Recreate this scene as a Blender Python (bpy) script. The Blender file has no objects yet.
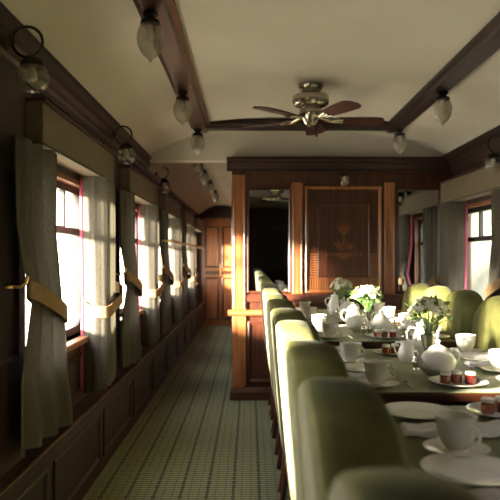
import bpy, bmesh, math, random
from mathutils import Vector, Matrix
R = random.Random(7)
SC = bpy.context.scene
COL = SC.collection
PI = math.pi
EYE = 1.26
XL, XR = -0.98, 1.80          # inner faces of the side walls
PY = 5.60                     # face of the panelled partition
YB = -3.2                     # rear end of the dining saloon
YE = 11.8                     # far end of the corridor
XC = -0.16                    # corridor side of the partition

# ------------------------------------------------------------------ materials
def newmat(name):
    m = bpy.data.materials.new(name); m.use_nodes = True
    nt = m.node_tree; nt.nodes.clear()
    out = nt.nodes.new('ShaderNodeOutputMaterial')
    return m, nt, out
def N(nt, typ, **kw):
    n = nt.nodes.new(typ)
    for k, v in kw.items():
        if k in n.inputs.keys(): n.inputs[k].default_value = v
        else: setattr(n, k, v)
    return n
def L(nt, a, b): nt.links.new(a, b)
def ramp(nt, stops):
    r = nt.nodes.new('ShaderNodeValToRGB')
    e = r.color_ramp.elements
    e[0].position, e[0].color = stops[0][0], (*stops[0][1], 1)
    e[1].position, e[1].color = stops[-1][0], (*stops[-1][1], 1)
    for p, c in stops[1:-1]:
        x = e.new(p); x.color = (*c, 1)
    return r
def mat_noise(name, c1, c2, scale=8, stretch=(1,1,1), rough=.5, metal=0, bump=0.0, sheen=0.0, detail=4, coat=0.0, spec=.5, bscale=None):
    m, nt, out = newmat(name)
    tc = N(nt, 'ShaderNodeTexCoord'); mp = N(nt, 'ShaderNodeMapping'); mp.inputs['Scale'].default_value = stretch
    L(nt, tc.outputs['Object'], mp.inputs['Vector'])
    nz = N(nt, 'ShaderNodeTexNoise', Scale=scale, Detail=detail); L(nt, mp.outputs[0], nz.inputs['Vector'])
    rp = ramp(nt, [(.3, c1), (.7, c2)]); L(nt, nz.outputs['Fac'], rp.inputs['Fac'])
    b = N(nt, 'ShaderNodeBsdfPrincipled'); b.inputs['Roughness'].default_value = rough; b.inputs['Metallic'].default_value = metal
    b.inputs['Specular IOR Level'].default_value = spec
    b.inputs['Sheen Weight'].default_value = sheen; b.inputs['Sheen Roughness'].default_value = .35
    b.inputs['Coat Weight'].default_value = coat
    L(nt, rp.outputs['Color'], b.inputs['Base Color'])
    if bump:
        n2 = N(nt, 'ShaderNodeTexNoise', Scale=bscale or scale*4, Detail=3); L(nt, mp.outputs[0], n2.inputs['Vector'])
        bp = N(nt, 'ShaderNodeBump', Strength=bump, Distance=.01); L(nt, n2.outputs['Fac'], bp.inputs['Height']); L(nt, bp.outputs[0], b.inputs['Normal'])
    L(nt, b.outputs[0], out.inputs['Surface'])
    return m
def wood(name, c1, c2, c3, axis='z', rough=.36, coat=.2):
    m, nt, out = newmat(name)
    st = {'z': (14, 14, .9), 'x': (.9, 14, 14), 'y': (14, .9, 14)}[axis]
    tc = N(nt, 'ShaderNodeTexCoord'); mp = N(nt, 'ShaderNodeMapping'); mp.inputs['Scale'].default_value = st
    L(nt, tc.outputs['Object'], mp.inputs['Vector'])
    nz = N(nt, 'ShaderNodeTexNoise', Scale=2.2, Detail=8, Distortion=.6); L(nt, mp.outputs[0], nz.inputs['Vector'])
    rp = ramp(nt, [(.28, c1), (.5, c2), (.74, c3)]); L(nt, nz.outputs['Fac'], rp.inputs['Fac'])
    b = N(nt, 'ShaderNodeBsdfPrincipled'); b.inputs['Roughness'].default_value = rough
    b.inputs['Coat Weight'].default_value = coat; b.inputs['Coat Roughness'].default_value = .18
    L(nt, rp.outputs['Color'], b.inputs['Base Color'])
    bp = N(nt, 'ShaderNodeBump', Strength=.08, Distance=.004); L(nt, nz.outputs['Fac'], bp.inputs['Height']); L(nt, bp.outputs[0], b.inputs['Normal'])
    L(nt, b.outputs[0], out.inputs['Surface'])
    return m
def clearish(name, tint, white, trans, rough=.05, ior=1.45):
    """see-through glass: transparent + glossy by fresnel + a little milky diffuse"""
    m, nt, out = newmat(name)
    tr = N(nt, 'ShaderNodeBsdfTransparent', Color=(*tint, 1))
    gl = N(nt, 'ShaderNodeBsdfGlossy', Roughness=rough)
    df = N(nt, 'ShaderNodeBsdfTranslucent', Color=(*white, 1))
    df2 = N(nt, 'ShaderNodeBsdfDiffuse', Color=(*white, 1))
    mm = N(nt, 'ShaderNodeMixShader'); mm.inputs[0].default_value = .5; L(nt, df.outputs[0], mm.inputs[1]); L(nt, df2.outputs[0], mm.inputs[2])
    m1 = N(nt, 'ShaderNodeMixShader'); m1.inputs[0].default_value = 1-trans
    L(nt, tr.outputs[0], m1.inputs[1]); L(nt, mm.outputs[0], m1.inputs[2])
    fr = N(nt, 'ShaderNodeLayerWeight'); fr.inputs['Blend'].default_value = .35
    fm = N(nt, 'ShaderNodeMapRange'); fm.inputs[3].default_value = .03; fm.inputs[4].default_value = (ior-1)*.9
    L(nt, fr.outputs['Facing'], fm.inputs[0])
    m2 = N(nt, 'ShaderNodeMixShader'); L(nt, fm.outputs[0], m2.inputs[0]); L(nt, m1.outputs[0], m2.inputs[1]); L(nt, gl.outputs[0], m2.inputs[2])
    L(nt, m2.outputs[0], out.inputs['Surface'])
    return m

M = {}
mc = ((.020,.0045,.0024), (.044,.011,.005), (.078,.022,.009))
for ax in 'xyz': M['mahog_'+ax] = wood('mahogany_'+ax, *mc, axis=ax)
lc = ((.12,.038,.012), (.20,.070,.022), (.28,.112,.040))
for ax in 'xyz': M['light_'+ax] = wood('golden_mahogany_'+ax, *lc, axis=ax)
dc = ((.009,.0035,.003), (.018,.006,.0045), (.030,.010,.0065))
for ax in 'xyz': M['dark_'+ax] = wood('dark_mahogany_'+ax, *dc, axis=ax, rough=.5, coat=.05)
M['inlay'] = mat_noise('pale_inlay', (.10,.036,.013), (.15,.06,.022), 30, rough=.35, coat=.3)
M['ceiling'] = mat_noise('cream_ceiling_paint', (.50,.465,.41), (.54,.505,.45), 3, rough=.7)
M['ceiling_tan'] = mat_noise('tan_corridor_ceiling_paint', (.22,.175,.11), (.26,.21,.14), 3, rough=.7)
M['pelmet'] = mat_noise('taupe_pelmet_cloth', (.105,.082,.052), (.135,.105,.068), 40, rough=.9, bump=.1)
M['curtain'] = mat_noise('oatmeal_curtain_cloth', (.052,.047,.038), (.078,.070,.056), 60, rough=.95, bump=.15, spec=.1)
M['lining'] = mat_noise('pink_lining', (.42,.08,.14), (.52,.12,.20), 40, rough=.8)
def translucent(mm, col, f):
    nt = mm.node_tree; out = [n for n in nt.nodes if n.type == 'OUTPUT_MATERIAL'][0]; src = out.inputs[0].links[0].from_socket
    tr = N(nt, 'ShaderNodeBsdfTranslucent', Color=(*col, 1)); mx = N(nt, 'ShaderNodeMixShader'); mx.inputs[0].default_value = f
    L(nt, src, mx.inputs[1]); L(nt, tr.outputs[0], mx.inputs[2]); L(nt, mx.outputs[0], out.inputs[0])
translucent(M['curtain'], (.42,.37,.27), .05); translucent(M['lining'], (.70,.14,.24), .3)
M['tie'] = mat_noise('ochre_tieback_cloth', (.15,.085,.035), (.20,.12,.05), 40, rough=.85)
M['brass'] = mat_noise('aged_brass', (.50,.34,.13), (.62,.44,.19), 12, rough=.28, metal=1)
M['fanmetal'] = mat_noise('antique_nickel', (.42,.38,.30), (.52,.48,.40), 12, rough=.2, metal=1)
M['blackmetal'] = mat_noise('blackened_bronze', (.018,.014,.011), (.035,.027,.02), 12, rough=.38, metal=.6)
M['rubber'] = mat_noise('black_window_frame', (.012,.011,.013), (.022,.02,.022), 12, rough=.35)
M['silver'] = mat_noise('silver_plate', (.72,.70,.66), (.82,.80,.76), 12, rough=.15, metal=1)
M['china'] = mat_noise('white_bone_china', (.80,.785,.75), (.84,.82,.79), 5, rough=.18, coat=.4)
M['napkin'] = mat_noise('lavender_white_linen', (.60,.59,.66), (.70,.69,.75), 60, rough=.9, bump=.15)
M['cloth'] = mat_noise('sage_green_tablecloth', (.135,.155,.05), (.19,.21,.075), 90, rough=.62, sheen=.2, bump=.1)
M['velvet'] = mat_noise('moss_green_velvet', (.06,.065,.012), (.17,.165,.055), 7, rough=.8, sheen=.04, spec=.2, bump=.1, bscale=70)
M['velvet_pale'] = mat_noise('pale_sage_velvet', (.045,.05,.010), (.20,.19,.07), 7, rough=.8, sheen=.04, spec=.2, bump=.1, bscale=70)
M['backcloth'] = mat_noise('cream_green_chair_back_cloth', (.12,.115,.055), (.17,.16,.08), 7, stretch=(1,6,.6), rough=.85, sheen=.3)
M['bladewood'] = mat_noise('oxblood_fan_blade', (.045,.012,.013), (.075,.022,.02), 10, stretch=(1,1,1), rough=.3, coat=.3)
M['jam_red'] = mat_noise('red_jam', (.12,.010,.008), (.2,.02,.01), 20, rough=.2, coat=.5)
M['jam_amber'] = mat_noise('amber_marmalade', (.20,.05,.012), (.28,.08,.02), 20, rough=.2, coat=.5)
M['lid'] = mat_noise('white_jar_lid', (.75,.73,.68), (.82,.8,.76), 20, rough=.4)
M['stem'] = mat_noise('green_stem', (.06,.14,.03), (.10,.20,.05), 20, rough=.6)
M['leaf'] = mat_noise('leaf_green', (.07,.15,.03), (.16,.26,.07), 20, rough=.55)
M['petal'] = mat_noise('creamy_white_petal', (.58,.57,.46), (.66,.65,.56), 20, rough=.6)
M['petal_yellow'] = mat_noise('lemon_yellow_petal', (.66,.62,.10), (.76,.72,.2), 20, rough=.6)
M['winglass'] = clearish('window_glass', (.985,.99,.99), (.9,.9,.9), .99, .02, 1.06)
M['shadeglass'] = clearish('cut_glass_shade', (.62,.60,.55), (.85,.80,.68), .80, .12, 1.5)
M['globeglass'] = clearish('clear_glass_globe', (.72,.70,.64), (.7,.66,.55), .85, .08, 1.5)
M['vaseglass'] = clearish('clear_vase_glass', (.85,.87,.87), (.8,.8,.8), .75, .05, 1.5)
M['field'] = mat_noise('pale_field_grass', (.42,.40,.30), (.52,.49,.38), 1.2, rough=.95)
M['bank'] = mat_noise('grassy_bank', (.012,.015,.006), (.036,.037,.018), 1.1, stretch=(1,1.6,.5), rough=.95, bump=.6)
m, nt, out = newmat('silvered_mirror'); g = N(nt, 'ShaderNodeBsdfGlossy', Roughness=.015, Color=(.70,.72,.70,1)); L(nt, g.outputs[0], out.inputs['Surface']); M['mirror'] = m

def carpet():
    m, nt, out = newmat('green_patterned_carpet')
    tc = N(nt, 'ShaderNodeTexCoord'); sp = N(nt, 'ShaderNodeSeparateXYZ'); L(nt, tc.outputs['Object'], sp.inputs[0])
    def math_(op, a, b=None, c=None):
        n = N(nt, 'ShaderNodeMath', operation=op)
        for i, v in enumerate((a, b, c)):
            if v is None: continue
            if isinstance(v, (int, float)): n.inputs[i].default_value = v
            else: L(nt, v, n.inputs[i])
        return n.outputs[0]
    x, y = sp.outputs[0], sp.outputs[1]
    # lengthwise stripes every 14 cm
    sx = math_('FRACT', math_('DIVIDE', math_('ADD', x, 10.03), .14))
    d = math_('ABSOLUTE', math_('SUBTRACT', sx, .5))                 # 0 mid .. .5 edge
    zig = math_('MULTIPLY', math_('PINGPONG', y, .035), 1.6)
    stripe = math_('GREATER_THAN', math_('ADD', d, zig), .47)
    ph = math_('ADD', math_('DIVIDE', y, .032), math_('MULTIPLY', math_('PINGPONG', d, .125), 2.4))
    rib = math_('GREATER_THAN', math_('SINE', math_('MULTIPLY', ph, 2*PI)), -.1)
    thin = math_('LESS_THAN', math_('ABSOLUTE', math_('SUBTRACT', math_('ADD', d, math_('MULTIPLY', zig, -.8)), .16)), .018)
    nz = N(nt, 'ShaderNodeTexNoise', Scale=160, Detail=2); L(nt, tc.outputs['Object'], nz.inputs['Vector'])
    def mix(f, a, b):
        n = N(nt, 'ShaderNodeMix', data_type='RGBA')
        L(nt, f, n.inputs['Factor'])
        for k, v in ((6, a), (7, b)):
            if isinstance(v, tuple): n.inputs[k].default_value = (*v, 1)
            else: L(nt, v, n.inputs[k])
        return n.outputs[2]
    base = mix(rib, (.29,.28,.16), (.10,.115,.06))
    base = mix(thin, base, (.10,.115,.07))
    base = mix(stripe, base, (.06,.075,.05))
    hs = N(nt, 'ShaderNodeMix', data_type='RGBA', blend_type='MULTIPLY'); hs.inputs['Factor'].default_value = .75
    L(nt, base, hs.inputs[6]); L(nt, nz.outputs['Color'], hs.inputs[7])
    b = N(nt, 'ShaderNodeBsdfPrincipled'); b.inputs['Roughness'].default_value = .95; b.inputs['Specular IOR Level'].default_value = .15
    L(nt, hs.outputs[2], b.inputs['Base Color'])
    bp = N(nt, 'ShaderNodeBump', Strength=.4, Distance=.003); L(nt, nz.outputs['Fac'], bp.inputs['Height']); L(nt, bp.outputs[0], b.inputs['Normal'])
    L(nt, b.outputs[0], out.inputs['Surface'])
    return m
M['carpet'] = carpet()

# ------------------------------------------------------------------ mesh helpers
def B(): return bmesh.new()
def box(bm, x0, x1, y0, y1, z0, z1, bev=0.0):
    vs = [bm.verts.new((x, y, z)) for x in (x0, x1) for y in (y0, y1) for z in (z0, z1)]
    f = [(0,1,3,2), (4,6,7,5), (0,4,5,1), (2,3,7,6), (0,2,6,4), (1,5,7,3)]
    fs = [bm.faces.new([vs[i] for i in q]) for q in f]
    if bev > 0:
        es = list({e for q in fs for e in q.edges})
        bmesh.ops.bevel(bm, geom=es, offset=bev, segments=2, affect='EDGES', profile=.5)
def lathe(bm, prof, cx=0, cy=0, cz=0, n=24, flute=0, famp=0.0, cap=True, z_axis=True):
    rings = []
    for (r, z) in prof:
        ring = []
        for i in range(n):
            a = 2*PI*i/n
            rr = max(r, 1e-4)*(1+famp*math.cos(flute*a)) if flute else max(r, 1e-4)
            ring.append(bm.verts.new((cx+rr*math.cos(a), cy+rr*math.sin(a), cz+z)))
        rings.append(ring)
    for a, b in zip(rings, rings[1:]):
        for i in range(n):
            bm.faces.new((a[i], a[(i+1) % n], b[(i+1) % n], b[i]))
    if cap:
        bm.faces.new(list(reversed(rings[0]))); bm.faces.new(rings[-1])
def tube(bm, pts, r, n=10, closed=False):
    pts = [Vector(p) for p in pts]; rs = r if isinstance(r, (list, tuple)) else [r]*len(pts)
    rings = []; up = None
    for i, p in enumerate(pts):
        a = pts[i-1] if (i > 0 or closed) else p; b = pts[(i+1) % len(pts)] if (i < len(pts)-1 or closed) else p
        t = (b-a).normalized()
        if up is None: up = Vector((0,0,1)) if abs(t.z) < .9 else Vector((1,0,0))
        s = t.cross(up)
        if s.length < 1e-4: s = t.cross(Vector((1,0,0)))
        s.normalize(); u = s.cross(t).normalized(); up = u
        rings.append([bm.verts.new(p + (s*math.cos(2*PI*k/n)+u*math.sin(2*PI*k/n))*rs[i]) for k in range(n)])
    m = len(rings)
    for i in range(m if closed else m-1):
        A, C_ = rings[i], rings[(i+1) % m]
        for k in range(n): bm.faces.new((A[k], A[(k+1) % n], C_[(k+1) % n], C_[k]))
    if not closed:
        bm.faces.new(list(reversed(rings[0]))); bm.faces.new(rings[-1])
def prism(bm, prof, lo, hi, axis='y'):
    """closed 2-D profile swept along an axis; prof in (x,z) for y, (y,z) for x, (x,y) for z"""
    def P(a, b, t): return {'y': (a, t, b), 'x': (t, a, b), 'z': (a, b, t)}[axis]
    A = [bm.verts.new(P(a, b, lo)) for a, b in prof]; C_ = [bm.verts.new(P(a, b, hi)) for a, b in prof]
    n = len(prof)
    for i in range(n): bm.faces.new((A[i], A[(i+1) % n], C_[(i+1) % n], C_[i]))
    bm.faces.new(list(reversed(A))); bm.faces.new(C_)
def frame_ring(bm, a0, a1, z0, z1, w, d, face, plane='xz', sgn=-1, hollow=.35):
    """rectangular picture-frame moulding lying on a wall plane; mitred, raised ogee section.
    plane 'xz': wall at y=face; plane 'yz': wall at x=face. sgn = direction of the raise"""
    sec = [(0, 0), (0, d*.7), (w*.3, d), (w*.6, d*.75), (w*hollow+w*.4, d*.4), (w, d*.25), (w, 0)]
    loops = []
    for (i, h) in sec:
        cs = [(a0+i, z0+i), (a1-i, z0+i), (a1-i, z1-i), (a0+i, z1-i)]
        if plane == 'xz': loops.append([bm.verts.new((a, face+sgn*h, z)) for a, z in cs])
        else: loops.append([bm.verts.new((face+sgn*h, a, z)) for a, z in cs])
    for A, C_ in zip(loops, loops[1:]):
        for k in range(4): bm.faces.new((A[k], A[(k+1) % 4], C_[(k+1) % 4], C_[k]))
def obj(name, bm, mat, parent=None, smooth=False, mods=()):
    bmesh.ops.recalc_face_normals(bm, faces=bm.faces)
    me = bpy.data.meshes.new(name); bm.to_mesh(me); bm.free()
    me.materials.append(mat if not isinstance(mat, str) else M[mat])
    if smooth:
        for p in me.polygons: p.use_smooth = True
        try: me.set_sharp_from_angle(angle=math.radians(50 if smooth is True else smooth))
        except Exception: pass
    o = bpy.data.objects.new(name, me); COL.objects.link(o)
    if parent: o.parent = parent
    return o
def struct(name, bm, mat, parent=None, smooth=False):
    o = obj(name, bm, mat, parent, smooth)
    if not parent: o['kind'] = 'structure'
    return o
def tag(o, label, cat, group=None):
    o['label'] = label; o['category'] = cat
    if group: o['group'] = group
    return o
def thing(name, label, cat, loc=(0,0,0), rotz=0, group=None):
    o = bpy.data.objects.new(name, None); COL.objects.link(o); o.empty_display_size = .05
    o.location = loc; o.rotation_euler = (0, 0, rotz)
    return tag(o, label, cat, group)
def dup(root, loc, rotz=0, label=None, group=None, scale=None):
    r = root.copy(); COL.objects.link(r); r.location = loc; r.rotation_euler = (0, 0, rotz)
    if scale: r.scale = scale
    if label: r['label'] = label
    if group: r['group'] = group
    for ch in list(root.children):
        c = ch.copy(); COL.objects.link(c); c.parent = r
        for g_ in list(ch.children):
            d = g_.copy(); COL.objects.link(d); d.parent = c
    return r

# ------------------------------------------------------------------ setting: floor, ceiling, walls
bm = B(); box(bm, XL-.1, XR+.1, YB-.1, YE+.1, -.08, 0); struct('floor', bm, 'carpet')

CXM = .40
def ceil_z(x):                       # saloon ceiling profile
    t = abs(x-CXM)
    if t < .82: return 2.405-.045*(t/.82)**2
    u = (t-.82)/(1.40-.82)
    return 2.36-.235*min(u, 1.2)**1.5
bm = B()
n = 48; xs = [XL-.1+(XR-XL+.2)*i/n for i in range(n+1)]
prof = [(x, ceil_z(x)) for x in xs] + [(xs[-1], 2.55), (xs[0], 2.55)]
prism(bm, prof, YB-.1, PY+.06, 'y')
struct('ceiling', bm, 'ceiling', smooth=40)
# corridor ceiling and the cream bulkhead above the partition
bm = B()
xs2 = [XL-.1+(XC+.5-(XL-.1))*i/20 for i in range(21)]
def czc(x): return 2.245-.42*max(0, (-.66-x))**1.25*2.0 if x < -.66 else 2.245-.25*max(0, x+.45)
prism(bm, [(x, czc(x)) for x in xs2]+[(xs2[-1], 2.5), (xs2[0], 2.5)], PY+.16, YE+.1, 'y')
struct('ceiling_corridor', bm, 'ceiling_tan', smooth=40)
bm = B(); box(bm, XL-.1, XR+.1, PY+.03, PY+.16, 2.13, 2.5); struct('trim_1', bm, 'ceiling')

LW = [1.4, 3.3, 5.2, 7.1, 9.0, 10.9]      # window centres, aisle side
RW = [-.82, 1.08, 2.98, 4.88]           # window centres, dining side
ZS, ZT = .81, 1.70
def side_wall(name, xi, s, cs, y0, y1):
    bm = B(); xo = xi+s*.12
    a, b = min(xi, xo), max(xi, xo)
    box(bm, a, b, y0, y1, 0, ZS); box(bm, a, b, y0, y1, ZT, 2.22)
    prev = y0
    for c in cs:
        box(bm, a, b, prev, c-.60, ZS, ZT); prev = c+.60
    box(bm, a, b, prev, y1, ZS, ZT)
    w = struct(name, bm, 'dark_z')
    # raised panels on the dado and pillars
    bm = B()
    for c in cs:
        frame_ring(bm, c-.62, c+.62, .48, ZS-.09, .035, .014, xi, 'yz', -s)
    obj('dado_moulding', bm, 'mahog_y', w)
    for c in cs:
        for e in (-1, 1):
            p = c+e*.95
            if e == 1 or c == cs[0]:
                if p-.13 < y0 or p+.13 > y1: continue
                bm = B(); box(bm, min(xi, xi-s*.055), max(xi, xi-s*.055), p-.25, p+.25, .44, 2.0, .006)
                frame_ring(bm, p-.15, p+.15, ZS+.05, 1.62, .025, .012, xi-s*.055, 'yz', -s)
                obj('pilaster', bm, 'dark_z', w)
    return w
wl = side_wall('wall_left', XL, -1, LW, YB, YE)
wr = side_wall('wall_right', XR, 1, RW, YB, PY)
# rear wall, far wall
bm = B(); box(bm, XL-.12, XR+.12, YB-.1, YB, 0, 2.5)
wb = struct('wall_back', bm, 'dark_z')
bm = B()
for a in (-.85, .05, .95): frame_ring(bm, a, a+.78, .95, 2.0, .05, .02, YB, 'xz', 1)
obj('panel_moulding', bm, 'mahog_z', wb)
bm = B(); box(bm, XL-.12, XC+.06, YE, YE+.1, 0, 2.4); wf = struct('wall_front', bm, 'dark_z')
bm = B(); box(bm, XC, XC+.06, PY+.10, YE, 0, 2.2); wc = struct('wall_corridor', bm, 'dark_z')
bm = B()
for k in range(5): frame_ring(bm, PY+.35+k*1.15, PY+1.3+k*1.15, .9, 1.95, .04, .015, XC, 'yz', -1)
obj('panel_moulding', bm, 'mahog_z', wc)

# heater casing along the aisle wall with brass edge
bm = B(); prism(bm, [(XL, 0), (-.875, 0), (-.875, .41), (-.865, .415), (-.865, .438), (XL, .438)], YB, YE, 'y')
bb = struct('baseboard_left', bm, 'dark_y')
bm = B()
k = YB+.3
while k < YE-1: frame_ring(bm, k, k+.85, .08, .36, .03, .010, -.875, 'yz', 1); k += .95
obj('panel_moulding', bm, 'dark_y', bb)
bm = B(); box(bm, -.872, -.860, YB, YE, .4385, .446); obj('brass_edge', bm, 'brass', bb)
bm = B(); prism(bm, [(XR, 0), (XR-.06, 0), (XR-.06, .2), (XR, .22)], YB, PY, 'y'); struct('baseboard_right', bm, 'dark_y')

# cornices (timber) both sides
def cornice(name, xi, s, y0, y1, mat='dark_y'):
    bm = B()
    p = [(0, 2.02), (.02, 2.02), (.025, 2.045), (.035, 2.06), (.04, 2.085), (.06, 2.10), (.065, 2.125), (.095, 2.14), (.10, 2.165), (0, 2.19)]
    prism(bm, [(xi-s*a, z) for a, z in p], y0, y1, 'y')
    return struct(name, bm, mat)
cornice('trim_2', XL, -1, YB, YE)
cornice('trim_3', XR, 1, YB, PY)

# ceiling beams
def beam_prof(xc, zt):
    return [(xc-.085, zt+.03), (xc-.085, zt-.012), (xc-.06, zt-.02), (xc-.05, zt-.042), (xc+.05, zt-.042), (xc+.06, zt-.02), (xc+.085, zt-.012), (xc+.085, zt+.03)]
bm = B(); prism(bm, beam_prof(-.41, 2.36), YB, PY-.27, 'y'); struct('trim_4', bm, 'mahog_y')  # left beam's browner wood stands in for light falling on it
bm = B(); prism(bm, beam_prof(1.21, 2.36), YB, PY-.27, 'y'); struct('trim_5', bm, 'dark_y')
bm = B(); prism(bm, beam_prof(5.20, 2.362), -.41, 1.21, 'x'); struct('trim_6', bm, 'dark_x')

# ------------------------------------------------------------------ partition
bm = B(); box(bm, XC, XR, PY, PY+.10, 0, 2.14)
part = struct('wall_partition', bm, 'mahog_z')
def ppart(name, bm, mat, **k): return obj(name, bm, mat, part, **k)
bm = B()
cp = [(0, 2.03), (-.02, 2.03), (-.02, 2.05), (-.032, 2.06), (-.04, 2.08), (-.06, 2.095), (-.06, 2.11), (-.085, 2.125), (-.085, 2.148), (0, 2.148)]
prism(bm, [(PY+a, z) for a, z in cp], XC-.045, XR, 'x'); ppart('crown_moulding', bm, 'dark_x')
bm = B(); box(bm, XC-.02, XR, PY-.03, PY, 0, .075, .004); prism(bm, [(PY, .075), (PY-.028, .075), (PY-.01, .11), (PY, .11)], XC-.015, XR, 'x'); ppart('skirting', bm, 'mahog_x')
bm = B(); prism(bm, [(PY, .745), (PY-.03, .75), (PY-.045, .765), (PY-.045, .785), (PY-.03, .795), (PY, .80)], XC-.035, XR, 'x'); ppart('dado_rail', bm, 'light_x')
def pil(x0, x1, mat='light_z', z0=.94, z1=1.93):
    bm = B(); box(bm, x0, x1, PY-.022, PY, z0, z1, .004)
    for x in (x0+.014, x1-.014): tube(bm, [(x, PY-.022, z0+.02), (x, PY-.022, z1-.02)], .006, 6)
    ppart('pilaster', bm, mat)
pil(XC+.005, -.035, z0=.80, z1=2.0); pil(.372, .470); pil(1.19, 1.29)
bm = B(); box(bm, XC+.005, -.035, PY-.022, PY, .11, .745, .004); ppart('corner_post', bm, 'light_z')
# lower panels
bm = B()
for a, b in ((-.02, .36), (.46, 1.2), (1.3, 1.66)):
    frame_ring(bm, a, b, .15, .70, .035, .016, PY, 'xz', -1)
ppart('lower_panel_moulding', bm, 'mahog_x')
bm = B(); box(bm, XC+.005, XR-.01, PY-.016, PY, .87, .935, .003); ppart('middle_rail', bm, 'mahog_x')
# big marquetry panel
bm = B(); frame_ring(bm, .49, 1.17, .95, 1.90, .030, .022, PY, 'xz', -1); ppart('panel_frame', bm, 'light_z')
bm = B()
k = .53
while k < 1.13:
    box(bm, k, k+.012, PY-.004, PY, .985, 1.085); k += .022
k = 1.09
while k < 1.30:
    box(bm, .53, .60, PY-.004, PY, k, k+.010); box(bm, 1.06, 1.13, PY-.004, PY, k, k+.010); k += .022
ppart('reeded_border', bm, 'light_z')
bm = B(); frame_ring(bm, .605, 1.065, 1.09, 1.74, .012, .006, PY, 'xz', -1); ppart('inlay_border', bm, 'mahog_x')
bm = B()
def leaf2d(cx, cz, ang, ln, w):
    pts = []
    for i in range(12):
        t = 2*PI*i/12; px = ln*(.5+.5*math.cos(t)); pz = w*math.sin(t)*math.sin(PI*min(.98, max(.02, .5+.5*math.cos(t))))
        pts.append((cx+px*math.cos(ang)-pz*math.sin(ang), cz+px*math.sin(ang)+pz*math.cos(ang)))
    prism(bm, pts, PY-.0035, PY+.001, 'y')
for i in range(9): leaf2d(.835, 1.33, math.radians(20+i*17.5), .10+.03*math.sin(i*2.1), .014)
for i in range(5): leaf2d(.835, 1.45, math.radians(60+i*15), .13, .010)
for i in range(7): leaf2d(.835, 1.30, math.radians(180+i*30), .07, .010)
for s in (-1, 1):
    for i in range(4): leaf2d(.835+s*(.05+.03*i), 1.27, math.radians(90+s*(-30)), .05, .008)
ppart('inlay_bouquet', bm, 'inlay')

# mirrors
def mirror(x0, x1, z0, z1, label):
    t = thing('wall_mirror', label, 'mirror', ((x0+x1)/2, PY, z0), group=None)
    cx = (x0+x1)/2
    bm = B(); frame_ring(bm, x0-cx, x1-cx, 0, z1-z0, .022, .020, 0, 'xz', -1); obj('frame', bm, 'mahog_z', t)
    bm = B(); box(bm, x0-cx+.018, x1-cx-.018, -.007, -.001, .018, z1-z0-.018); obj('mirror_glass', bm, 'mirror', t)
mirror(-.025, .36, .95, 1.88, 'tall narrow mirror on the partition beside the aisle, left of the carved panel')
mirror(1.30, 1.685, .95, 1.88, 'tall narrow mirror on the partition beside the right windows, right of the carved panel')

# ------------------------------------------------------------------ corridor door
bm = B(); box(bm, -.90, -.22, YE-.05, YE-.001, 0, 2.0); d1 = struct('door_1', bm, 'light_z')
bm = B(); frame_ring(bm, -.84, -.58, 1.08, 1.85, .03, .02, YE-.05, 'xz', -1); frame_ring(bm, -.52, -.28, 1.08, 1.85, .03, .02, YE-.05, 'xz', -1)
frame_ring(bm, -.84, -.58, .12, .9, .03, .02, YE-.05, 'xz', -1); frame_ring(bm, -.52, -.28, .12, .9, .03, .02, YE-.05, 'xz', -1)
obj('door_panel', bm, 'mahog_z', d1)
bm = B(); box(bm, -.84, -.28, YE-.058, YE-.05, .95, 1.02, .003); obj('lock_rail', bm, 'mahog_x', d1)
bm = B(); box(bm, -.56, -.535, YE-.062, YE-.05, .92, 1.16, .003); tube(bm, [(-.548, YE-.06, 1.02), (-.548, YE-.10, 1.02), (-.47, YE-.11, 1.02)], .011, 8); obj('door_handle', bm, 'brass', d1)
bm = B()
box(bm, -.97, -.90, YE-.06, YE, 0, 2.07); box(bm, -.22, -.165, YE-.06, YE, 0, 2.07); box(bm, -.97, -.165, YE-.06, YE, 2.0, 2.07)
struct('trim_7', bm, 'dark_z')

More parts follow.
